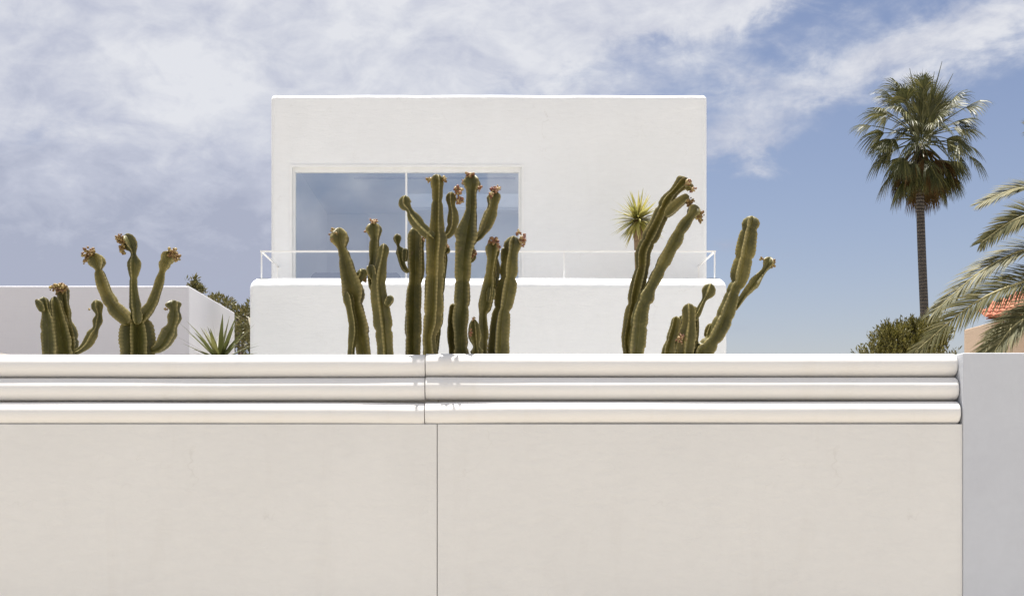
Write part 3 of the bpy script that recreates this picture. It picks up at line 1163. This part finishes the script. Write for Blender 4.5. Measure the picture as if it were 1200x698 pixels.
cactus('tall cactus with a knobbed crown and left arm in front of the window mullion', 13.62, [
    S(zc_, [(388, 655, 56), (385, 596, 52), (395, 545, 64), (400, 480, 66), (403, 400, 66), (406, 320, 66), (409, 265, 74), (410, 215, 54), (413, 150, 46), (414, 100, 42), (413, 72, 50), (412, 40, 44)], yaw=0.5, ribs=5,
      fruit=[(386, 60, 18, 22, -0.02, 5, 0.014), (441, 60, 18, 22, -0.02, 5, 0.014)], fm='fruit_bud'),
    S(zc_, [(405, 655, 30), (408, 600, 32), (420, 520, 30), (428, 420, 26), (432, 320, 34), (430, 260, 26)], dy=0.14, ribs=4),
    S(zc_, [(405, 262, 34), (382, 244, 40), (352, 214, 44), (330, 186, 38), (318, 162, 28), (304, 142, 46), (306, 112, 38)], dy=-0.04, **BR),
    S(zc_, [(430, 255, 22), (452, 245, 30), (466, 215, 40), (468, 175, 38), (463, 150, 30), (461, 125, 36), (463, 100, 28)], dy=0.05,
      fruit=[(484, 100, 30, 34, -0.04, 20, 0.014), (490, 128, 24, 26, -0.04, 12, 0.014)], **BR),
    S(zc_, [(440, 310, 14), (448, 300, 20), (448, 288, 16)], dy=0.1, fruit=[(450, 288, 14, 24, 0, 8, 0.012)], **BR),
])
cactus('tall cactus with flower crown and a flower tipped right arm before the window', 13.80, [
    S(zc_, [(497, 655, 52), (494, 590, 48), (492, 540, 56), (498, 480, 54), (500, 400, 56), (504, 320, 62), (513, 262, 74), (518, 225, 64), (528, 170, 46), (530, 102, 42), (531, 75, 58), (528, 42, 44)], yaw=0.75,
      fruit=[(526, 45, 30, 24, -0.03, 16, 0.013), (504, 66, 18, 16, -0.02, 6, 0.012), (558, 88, 14, 24, -0.02, 6, 0.012)]),
    S(zc_, [(466, 655, 26), (464, 600, 32), (465, 540, 30), (468, 480, 24)], dy=0.14, ribs=4),
    S(zc_, [(535, 268, 24), (562, 246, 32), (582, 210, 42), (598, 170, 42), (604, 146, 36), (607, 118, 46), (608, 98, 36)], dy=0.02,
      fruit=[(614, 92, 40, 24, -0.02, 20, 0.013), (598, 112, 14, 22, -0.07, 7, 0.012)], **BR),
    S(zc_, [(525, 340, 16), (538, 325, 18), (538, 305, 14)], dy=0.05, fruit=[(539, 312, 16, 40, -0.03, 14, 0.012)], **BR),
])
cactus('short squat cactus stub with red buds peeping over the wall top', 13.62, [
    S(zc_, [(548, 665, 44), (548, 645, 46), (546, 625, 30), (541, 590, 42), (539, 555, 36), (538, 532, 20)], ribs=6, yaw=0.3,
      fruit=[(530, 580, 14, 30, -0.06, 8, 0.009), (538, 534, 14, 12, -0.02, 5, 0.009)]),
])
cactus('slim cactus stem with red fruit crown between two thicker stems', 13.86, [
    S(zc_, [(572, 655, 30), (572, 590, 36), (570, 520, 34), (577, 490, 46), (588, 430, 44), (594, 380, 34), (600, 335, 34), (602, 300, 46), (604, 272, 40)], yaw=0.9,
      fruit=[(606, 270, 46, 30, -0.02, 26, 0.013), (620, 288, 20, 26, -0.04, 10, 0.013)]),
    S(zc_, [(590, 480, 18), (596, 448, 28), (596, 424, 20)], dy=-0.05, **BR),
    S(zc_, [(604, 470, 10), (614, 400, 20), (616, 360, 22), (612, 320, 12)], dy=0.1, **BR),
])
cactus('thick cactus stem at the right end of the central clump, fruit on its right', 13.92, [
    S(zc_, [(624, 655, 74), (626, 580, 70), (632, 520, 62), (640, 488, 62), (648, 440, 72), (656, 390, 64), (660, 345, 58), (665, 310, 50), (670, 280, 58), (676, 250, 44)], yaw=0.35,
      fruit=[(706, 268, 34, 50, -0.03, 26, 0.014), (690, 238, 14, 20, -0.02, 6, 0.012)]),
    S(zc_, [(600, 655, 30), (606, 590, 30), (612, 530, 26), (620, 490, 20)], dy=0.12, ribs=4),
    S(zc_, [(640, 345, 20), (646, 310, 32), (648, 288, 26)], dy=0.03, **BR),
])

# the two leaning plants on the right
q1 = lambda x, y, w: zj1(x, y, w)
lowpts = lambda l: [tuple(zj2(*p)) for p in l]
uppts = lambda l: [tuple(zj1(*p)) for p in l]
ident = lambda x, y, w: (x, y, w)
cactus('pair of long leaning cactus stems with nodding fruit tips near the potted yucca', 13.77, [
    S(ident, lowpts([(95, 670, 74), (88, 600, 78), (96, 530, 92), (118, 420, 100), (140, 300, 100), (165, 180, 108), (190, 80, 104)]) +
      uppts([(195, 560, 108), (240, 460, 106), (285, 370, 104), (330, 270, 108), (365, 200, 90), (405, 150, 72), (440, 110, 82), (475, 75, 96), (500, 50, 60)]), dy=0.08, yaw=0.1, ribs=6,
      fruit=[(735 + 70.5, 215.0, 5, 6, -0.05, 7, 0.016)], gain=1.04),
    S(ident, uppts([(345, 310, 50), (385, 270, 78), (435, 225, 78), (480, 190, 66), (510, 172, 44)]), dy=0.0,
      fruit=[(720 + 515 / 5.817, 200 + 215 / 5.817, 10, 12, -0.02, 16, 0.014)], fm='fruit_bud', **BR),
    S(ident, lowpts([(150, 670, 90), (158, 600, 106), (165, 500, 108), (172, 410, 96), (190, 340, 90), (214, 285, 96), (245, 215, 78), (290, 130, 84), (325, 60, 80)]) +
      uppts([(338, 620, 86), (385, 530, 84), (412, 485, 92), (440, 420, 78), (485, 355, 72), (520, 312, 66), (545, 275, 84), (572, 242, 60)]), dy=-0.05, yaw=0.8,
      fruit=[(720 + 585 / 5.817, 200 + 315 / 5.817, 10, 13, -0.03, 16, 0.014)], fm='fruit_bud', gain=1.03),
    S(ident, [(720 + 480 / 5.817, 200 + 110 / 5.817, 9), (720 + 512 / 5.817, 200 + 115 / 5.817, 11), (720 + 528 / 5.817, 200 + 135 / 5.817, 7)], dy=-0.02,
      fruit=[(720 + 512 / 5.817, 200 + 78 / 5.817, 6, 7, -0.04, 8, 0.015), (720 + 535 / 5.817, 200 + 128 / 5.817, 8, 9, -0.02, 10, 0.013)], **BR),
])
cactus('forked cactus rising against the sky with low stubby stems at its foot', 13.87, [
    S(ident, lowpts([(575, 680, 110), (625, 620, 118), (690, 530, 112), (740, 430, 116), (785, 310, 98), (815, 215, 80)]) +
      [tuple(zk(*p)) for p in [(508, 412, 44), (514, 385, 56), (524, 340, 56), (538, 280, 54), (548, 225, 50), (556, 190, 48), (558, 183, 40)]], yaw=0.45, ribs=4, gain=1.12),
    S(ident, lowpts([(815, 370, 30), (845, 320, 46), (890, 255, 56), (945, 190, 72), (990, 135, 56), (1025, 90, 52), (1050, 45, 84), (1065, 5, 60)]), dy=0.02,
      fruit=[(690 + 628 / 2.908, 190 + 345 / 2.908, 7, 13, -0.03, 12, 0.012), (690 + 590 / 2.908, 190 + 328 / 2.908, 4, 4, -0.02, 5, 0.012)], fm='fruit_bud', **BR),
    S(ident, lowpts([(480, 680, 120), (488, 600, 126), (500, 520, 116), (508, 450, 100), (508, 380, 96), (505, 320, 80)]), dy=-0.1, yaw=0.2,
      fruit=[(720 + 455 / 5.815, 300 + 560 / 5.815, 12, 12, -0.08, 16, 0.010)]),
    S(ident, lowpts([(535, 440, 30), (565, 395, 46), (595, 330, 42), (615, 290, 46), (638, 245, 80), (658, 185, 62)]), dy=-0.08, **BR),
    S(ident, lowpts([(365, 680, 90), (378, 600, 76), (400, 530, 70), (415, 470, 66), (425, 408, 60)]), dy=-0.02, yaw=0.6),
    S(ident, lowpts([(420, 680, 90), (430, 600, 70), (440, 520, 56), (455, 440, 50), (470, 400, 34)]), dy=0.1),
    S(ident, lowpts([(545, 660, 60), (552, 560, 50), (552, 450, 54), (545, 340, 44)]), dy=0.02),
    S(ident, lowpts([(630, 560, 50), (648, 500, 56), (662, 455, 30)]), dy=0.06, **BR),
])

# ------------------------------------------------------------------ plants


def blade(b, base, d, up, L, w, droop, seg=4, fold=0.0):
    """one strap leaf starting at base along d, bending towards the ground"""
    d = d.normalized()
    side = d.cross(up)
    if side.length < 1e-3:
        side = d.cross(Vector((1, 0, 0)))
    side.normalize()
    vs_, fs = [], []
    p = Vector(base)
    dirn = Vector(d)
    for i in range(seg + 1):
        t_ = i / seg
        ww = w * (0.55 + 0.9 * t_ if t_ < 0.4 else 0.91 * (1 - (t_ - 0.4) / 0.6) ** 0.8) * 0.5
        if i == seg:
            ww = w * 0.02
        vs_ += [p + side * ww, p - side * ww]
        dirn = (dirn + Vector((0, 0, -1)) * droop / seg).normalized()
        p = p + dirn * (L / seg)
    for i in range(seg):
        fs.append((2 * i, 2 * i + 1, 2 * i + 3, 2 * i + 2))
    b.add(vs_, fs)


def rosette(b, c, n, L, w, droop, lo=-0.5, hi=1.0):
    for i in range(n):
        z = lo + (hi - lo) * ((i + 0.5) / n)
        a = i * 2.39996 + random.uniform(-.25, .25)
        r = math.sqrt(max(0, 1 - z * z))
        d = Vector((r * math.cos(a), r * math.sin(a), z))
        blade(b, c + d * 0.03, d, Vector((0, 0, 1)), L * random.uniform(0.75, 1.12), w * random.uniform(.8, 1.2), droop * random.uniform(.2, 1.3))


yc = at(748.0, 258.0, 22.75)
yuc = empty('yucca', (yc.x, yc.y, 3.9), 'spiky pale green yucca in a pot on the terrace against the white facade', 'yucca')
b = MB()
rosette(b, yc, 250, 0.45, 0.048, 0.45, -0.85, 1.0)
b.build('leaves', M['yucca_leaf'], yuc)
b = MB()
b.tube([(yc.x + 0.02, yc.y, 4.2), (yc.x + 0.03, yc.y, 4.5), (yc.x, yc.y, yc.z - 0.1), (yc.x, yc.y, yc.z + 0.03)], [0.085, 0.075, 0.08, 0.05], 12)
b.build('trunk', M['yucca_trunk'], yuc, smooth=True)
b = MB()
prof = [(0.0, 3.905), (0.15, 3.905), (0.17, 3.95), (0.22, 4.22), (0.235, 4.24), (0.235, 4.29), (0.205, 4.29), (0.2, 4.25), (0.0, 4.245)]
vs_, fs = [], []
for (r, z) in prof:
    for j in range(24):
        a = 2 * PI * j / 24
        vs_.append((yc.x + r * math.cos(a), yc.y + r * math.sin(a), z))
for i in range(len(prof) - 1):
    for j in range(24):
        fs.append((i * 24 + j, i * 24 + (j + 1) % 24, (i + 1) * 24 + (j + 1) % 24, (i + 1) * 24 + j))
b.add(vs_, fs)
b.build('pot', M['pot'], yuc, angle=40)

# garden yucca behind the wall on the left
gy = at(257, 424, 20.5)
yg = empty('yucca', (gy.x, gy.y, 0), 'green sword leaved yucca low beside the grey side of the left building', 'yucca')
b = MB()
rosette(b, gy, 60, 0.72, 0.075, 0.3, -0.2, 1.0)
b.build('leaves', M['agave_leaf'], yg)
b = MB()
b.tube([(gy.x, gy.y, 0), (gy.x + 0.03, gy.y, 1.5), (gy.x, gy.y, gy.z)], [0.12, 0.10, 0.08], 12)
b.build('trunk', M['yucca_trunk'], yg, smooth=True)


def leaf_quad(b, c, d, L, w):
    s = d.cross(Vector((random.gauss(0, 1), random.gauss(0, 1), random.gauss(0, 1)))).normalized() * (w * 0.5)
    b.add([c, c + d * (L * 0.5) + s, c + d * L, c + d * (L * 0.5) - s], [(0, 1, 2, 3)])


def rand_dir():
    return Vector((random.gauss(0, 1), random.gauss(0, 1), random.gauss(0, 1))).normalized()


def leafy(name, label, cat, base, lobes, mat, L, w, per, up=0.0, group=None, sprigs=False):
    """trunk with limbs reaching into each lobe; lobes = (centre, rx, ry, rz)"""
    root = empty(name, base, label, cat, group)
    b = MB()
    base = Vector(base)
    tops = [Vector(l[0]) for l in lobes]
    mid = sum(tops, Vector()) / len(tops)
    fork = base.lerp(Vector((mid.x, mid.y, min(t_.z for t_ in tops))), 0.55)
    b.tube([base, base.lerp(fork, 0.5) + Vector((0.06, 0, 0)), fork], [0.16, 0.13, 0.10], 10)
    b.build('trunk', M['bark'], root, smooth=True)
    b = MB()
    for t_ in tops:
        m_ = fork.lerp(t_, 0.5) + Vector((random.uniform(-.15, .15), random.uniform(-.15, .15), 0.1))
        b.tube([fork, m_, t_], [0.07, 0.045, 0.02], 6)
    b.build('limb', M['bark'], root, smooth=True)
    b = MB()
    for (c, rx, ry, rz_) in lobes:
        c = Vector(c)
        vol = rx * ry * rz_
        n = int(per * (vol ** (2 / 3)))
        for i in range(n):
            u = rand_dir() * (random.random() ** 0.45)
            p = c + Vector((u.x * rx, u.y * ry, u.z * rz_))
            if nz(p.x, p.y, p.z, 2.3) < -0.18:
                continue
            if sprigs:
                d = (Vector((u.x * .6, u.y * .6, 0.7 + up)) + rand_dir() * 0.35).normalized()
                for k in range(7):
                    q = p + d * (k * L * 0.32)
                    leaf_quad(b, q, (d * 0.8 + rand_dir() * 0.6).normalized(), L * random.uniform(.7, 1.1), w)
            else:
                d = (u + rand_dir() * 0.8 + Vector((0, 0, up))).normalized()
                leaf_quad(b, p, d, L * random.uniform(.7, 1.2), w)
    b.build('crown', mat, root)
    return root


def lobe(px, py, rpx, rpy, Y, ry=None):
    k = Y / F
    return (at(px, py, Y), rpx * k, ry or rpx * k, rpy * k)


leafy('pine_tree', 'bushy olive green pine behind the low building, below its sloping roof edge', 'tree', (ax(275, 40), 40, 0),
      [lobe(278, 372, 12, 14, 39.8), lobe(262, 358, 14, 9, 40.2), lobe(285, 395, 12, 16, 39.4), lobe(272, 392, 16, 20, 40.8),
       lobe(302, 380, 22, 30, 35), lobe(322, 388, 25, 36, 37), lobe(306, 405, 20, 40, 33.8),  # lobes hidden by the villa, added to block bounce onto the low building
       lobe(255, 350, 7, 5, 40.3), lobe(290, 366, 9, 8, 39.8), lobe(246, 352, 5, 6, 40.8)],
      M['pine_leaf'], 0.15, 0.045, 5200, 0.3, sprigs=False)
leafy('pine_tree', 'small pine tip poking up over the low roof near its right corner', 'tree', (ax(222, 40.5), 40.5, 0),
      [lobe(228, 338, 8, 9, 40.8), lobe(219, 333, 3, 6, 40.8), lobe(228, 330, 3.5, 6, 40.8), lobe(236, 342, 6, 6, 40.8)],
      M['pine_leaf'], 0.15, 0.045, 5000, 0.6)
leafy('tamarisk_bush', 'rounded olive green bush with upright sprigs at the foot of the tall palm', 'bush', (ax(1062, 36), 36, 0),
      [lobe(1062, 404, 44, 20, 36, 0.9), lobe(1036, 408, 22, 14, 35.7), lobe(1085, 398, 26, 22, 36.2, 0.7), lobe(1100, 388, 9, 24, 36.6, 0.4), lobe(1050, 396, 20, 14, 36),
       lobe(1070, 388, 10, 10, 36), lobe(1062, 425, 60, 22, 36, 0.9)],
      M['bush_leaf'], 0.115, 0.032, 1500, 0.5, sprigs=True)
leafy('shrub', 'dark leafy garden shrub glimpsed through the gap between the lower rolls', 'shrub', (ax(500, 15.4), 15.4, 0),
      [((ax(440, 15.4), 15.4, 1.75), 0.6, 0.35, 0.42), ((ax(500, 15.4), 15.4, 1.75), 0.6, 0.35, 0.45), ((ax(570, 15.4), 15.4, 1.75), 0.6, 0.35, 0.45),
       ((ax(640, 15.4), 15.4, 1.7), 0.6, 0.35, 0.42)],
      M['hedge_leaf'], 0.11, 0.05, 2600, 0.2)

# ------------------------------------------------------------------ fan palm
PY = 42.0
ptop = at(1080, 172, PY)
palm = empty('fan_palm', (ax(1083.5, PY), PY, 0), 'tall fan palm with slim dark trunk and shaggy crown on the right', 'palm tree')
b = MB()
pts, rad = [], []
for i in range(41):
    t_ = i / 40
    z = ptop.z * t_
    pts.append((ax(1083.5, PY) + (ptop.x - ax(1083.5, PY)) * t_ ** 2 + 0.07 * math.sin(t_ * 5.2), PY, z))
    rad.append((0.140 - 0.022 * t_) * (1 + 0.10 * nz(t_ * 40, 1, 1)) + (0.10 * max(0, 0.1 - t_) * 10))
b.tube(pts, rad, 16)
b.build('trunk', M['palm_bark'], palm, smooth=True)


def fan_leaf(base, out, pet, L, spread=2.3, n=30, droop=0.5, sag=0.35):
    """petiole then a folded, half-split fan whose tips hang"""
    b = MB()
    out = out.normalized()
    upv = Vector((0, 0, 1))
    side = out.cross(upv)
    if side.length < 0.05:
        side = Vector((1, 0, 0))
    side.normalize()
    nrm = side.cross(out).normalized()
    # petiole
    p = Vector(base)
    d = Vector(out)
    pp = [p.copy()]
    for i in range(5):
        d = (d + Vector((0, 0, -1)) * sag / 5).normalized()
        p = p + d * (pet / 5)
        pp.append(p.copy())
    b.tube(pp, [0.024, 0.02, 0.018, 0.016, 0.014, 0.012], 5)
    hub = pp[-1]
    side = d.cross(upv)
    if side.length < 0.05:
        side = Vector((1, 0, 0))
    side.normalize()
    nrm = side.cross(d).normalized()
    roll = random.uniform(-0.7, 0.7)
    side, nrm = side * math.cos(roll) + nrm * math.sin(roll), nrm * math.cos(roll) - side * math.sin(roll)
    for k in range(n):
        a = spread * ((k + 0.5) / n - 0.5)
        dd = d * math.cos(a) + side * math.sin(a) + nrm * (-0.28 * abs(math.sin(a)))
        dd.normalize()
        sd_ = dd.cross(nrm).normalized()
        ln = L * (0.72 + 0.28 * math.cos(a)) * random.uniform(.9, 1.07)
        w0 = 2.0 * ln * 0.45 * math.tan(spread / n / 2) * 1.15
        q = hub.copy()
        cur = dd.copy()
        tilt = (0.3 if k % 2 else -0.3)
        s2 = (sd_ * math.cos(tilt) + nrm * math.sin(tilt))
        vs_, fs = [], []
        prof = [(0.0, 0.15), (0.25, 0.62), (0.48, 1.0), (0.7, 0.72), (0.87, 0.4), (1.0, 0.06)]
        last = 0
        for (t_, wf) in prof:
            dr = droop * max(0, t_ - 0.35) ** 1.2 * 2.6 * random.uniform(.8, 1.2)
            cur = (dd + Vector((0, 0, -1)) * dr).normalized()
            q = q + cur * (ln * (t_ - last))
            last = t_
            vs_ += [q + s2 * (w0 * wf * 0.5), q - s2 * (w0 * wf * 0.5)]
        for i in range(len(prof) - 1):
            fs.append((2 * i, 2 * i + 1, 2 * i + 3, 2 * i + 2))
        b.add(vs_, fs)
    return b


core = at(1080, 166, PY)
rnd = random.Random(5)
# upright tuft, spreading ring, hanging outer leaves
for i in range(98):
    t_ = (i + 0.5) / 98
    a = i * 2.39996 + rnd.uniform(-.35, .35)
    if t_ < 0.22:                       # young upright fans in a tight tuft
        el = rnd.uniform(66, 87)
        pet, L, sag, droop, spread = rnd.uniform(.2, .95), rnd.uniform(.8, 1.0), 0.05, 0.3, 1.4
        zb = 0.12
    elif t_ < 0.52:                     # mature fans arching out
        el = rnd.uniform(22, 66)
        pet, L, sag, droop, spread = rnd.uniform(.65, 1.5), rnd.uniform(.8, 1.0), 0.32, 0.75, 2.1
        zb = 0.1
    elif t_ < 0.78:
        el = rnd.uniform(-22, 30)
        pet, L, sag, droop, spread = rnd.uniform(.6, 1.55), rnd.uniform(.85, 1.05), 0.5, 0.9, 2.1
        zb = 0.0
    else:
        el = rnd.uniform(-62, -25)
        pet, L, sag, droop, spread = rnd.uniform(.6, 1.2), rnd.uniform(.8, 1.0), 0.4, 0.9, 1.9
        zb = -0.2
    e_ = math.radians(el)
    d = Vector((math.cos(e_) * math.cos(a), math.cos(e_) * math.sin(a), math.sin(e_)))
    base = core + Vector((0.14 * math.cos(a), 0.14 * math.sin(a), zb + rnd.uniform(-.15, .15)))
    fan_leaf(base, d, pet, L, spread, 26, droop, sag).build('frond', M['fan_leaf'], palm)
# emerging spears
b = MB()
for (px_, py_) in ((1066, 80), (1104, 72), (1117, 86), (1074, 92), (1095, 84)):
    tip = at(px_, py_, PY + random.uniform(-.3, .3))
    b.tube([core + Vector((0, 0, 0.3)), core.lerp(tip, 0.55) + Vector((0.02, 0, 0.1)), tip], [0.03, 0.026, 0.006], 5)
b.build('spear_leaf', M['fan_leaf'], palm)
# skirt of dead fronds
for i in range(34):
    a = i * 2.39996
    z = -0.35 - 0.50 * ((i * 7) % 34) / 34
    r = math.sqrt(1 - z * z)
    d = Vector((r * math.cos(a), r * math.sin(a), z))
    base = core + Vector((0.12 * math.cos(a), 0.12 * math.sin(a), -0.25 - 0.35 * (i % 5) / 5))
    fb = fan_leaf(base, d, rnd.uniform(.5, .85), rnd.uniform(.75, .98), 1.5, 22, 1.5, 0.6)
    fb.build('dead_frond', M['dead_leaf'], palm)

# ------------------------------------------------------------------ date palm
DY = 21.0
dcx = ax(1292, DY)
dcz = az(322, DY)
date = empty('date_palm', (dcx, DY, 0), 'grey green date palm whose feathery fronds reach in from the right edge', 'palm tree')
b = MB()
pts, rad = [], []
for i in range(30):
    t_ = i / 29
    pts.append((dcx + 0.05 * math.sin(t_ * 4), DY, dcz * t_))
    rad.append(0.24 + 0.03 * ((i % 2) - 0.5))
b.tube(pts, rad, 16)
b.build('trunk', M['palm_bark'], date)


def date_frond(pts3, n=64, L=0.46, w=0.035, vdir=0.55, seed=0, roll=0.0):
    rg = random.Random(seed)
    P = catmull([tuple(p) for p in pts3], 14)
    P = [Vector(p) for p in P]
    rb = MB()
    m = len(P)
    rb.tube(P, [0.028 * (1 - i / m) + 0.005 for i in range(m)], 6)
    lb = MB()
    for side in (-1, 1):
        for k in range(n):
            t_ = 0.10 + 0.90 * k / n + rg.uniform(-.004, .004)
            idx = min(m - 2, int(t_ * (m - 1)))
            fr = t_ * (m - 1) - idx
            c = P[idx].lerp(P[idx + 1], min(1, fr))
            T = (P[idx + 1] - P[idx]).normalized()
            sdv = T.cross(Vector((0, 0, 1))).normalized() * side
            upv = sdv.cross(T) * side
            rq = Matrix.Rotation(roll * (0.4 + 0.6 * t_), 3, T)
            sdv, upv = rq @ sdv, rq @ upv
            ang = 0.95 - 0.55 * t_
            d = T * math.cos(ang) + (sdv * math.cos(vdir) + upv * math.sin(vdir)) * math.sin(ang)
            d = (d + rand_dir() * 0.10).normalized()
            ll = L * (math.sin(PI * min(1, 0.14 + 0.80 * t_)) ** 0.55) * rg.uniform(.85, 1.1)
            blade(lb, c, d, upv, ll, w, 0.35, 4)
    return rb, lb


# traced fronds: base near the crown, arching out to the tip
FR = [
    ([(1285, 322), (1262, 262), (1225, 224), (1190, 222), (1150, 238)], 0.2, 0),
    ([(1285, 325), (1258, 278), (1222, 252), (1188, 258), (1150, 284)], -0.3, 1),
    ([(1285, 328), (1255, 297), (1205, 292), (1150, 318), (1094, 366)], 0.0, 2),
    ([(1287, 334), (1250, 322), (1200, 330), (1140, 356), (1072, 412)], -0.5, 3),
    ([(1288, 340), (1255, 350), (1215, 366), (1185, 385), (1160, 420)], -0.7, 4),
    ([(1287, 320), (1276, 240), (1270, 190), (1252, 158), (1216, 150)], 0.4, 5),
    ([(1292, 320), (1310, 240), (1345, 200), (1390, 220)], 0.5, 6),
    ([(1292, 325), (1330, 280), (1380, 280), (1430, 330)], -0.4, 7),
    ([(1292, 330), (1330, 310), (1390, 330), (1440, 400)], 0.6, 8),
    ([(1290, 322), (1285, 270), (1280, 235), (1272, 215)], 1.8, 9),
    ([(1290, 322), (1298, 275), (1306, 240), (1318, 226)], -1.8, 10),
    ([(1288, 336), (1262, 338), (1226, 352), (1180, 384), (1140, 430)], 0.8, 11),
]
for (pl, dyy, sd_) in FR:
    m = len(pl) - 1
    p3 = [at(x, y, DY + dyy * (i / m)) for i, (x, y) in enumerate(pl)]
    p3[0] = Vector((dcx + 0.1 * (p3[1].x - dcx), DY, dcz - 0.05))
    rb, lb = date_frond(p3, 160, 0.46 if sd_ < 2 else 0.60, 0.024, 0.30, sd_, (-1) ** sd_ * 0.25 - 0.95)
    fr_o = rb.build('frond', M['date_rachis'], date, smooth=True)
    lb.build('leaflets', M['date_leaf'], fr_o)
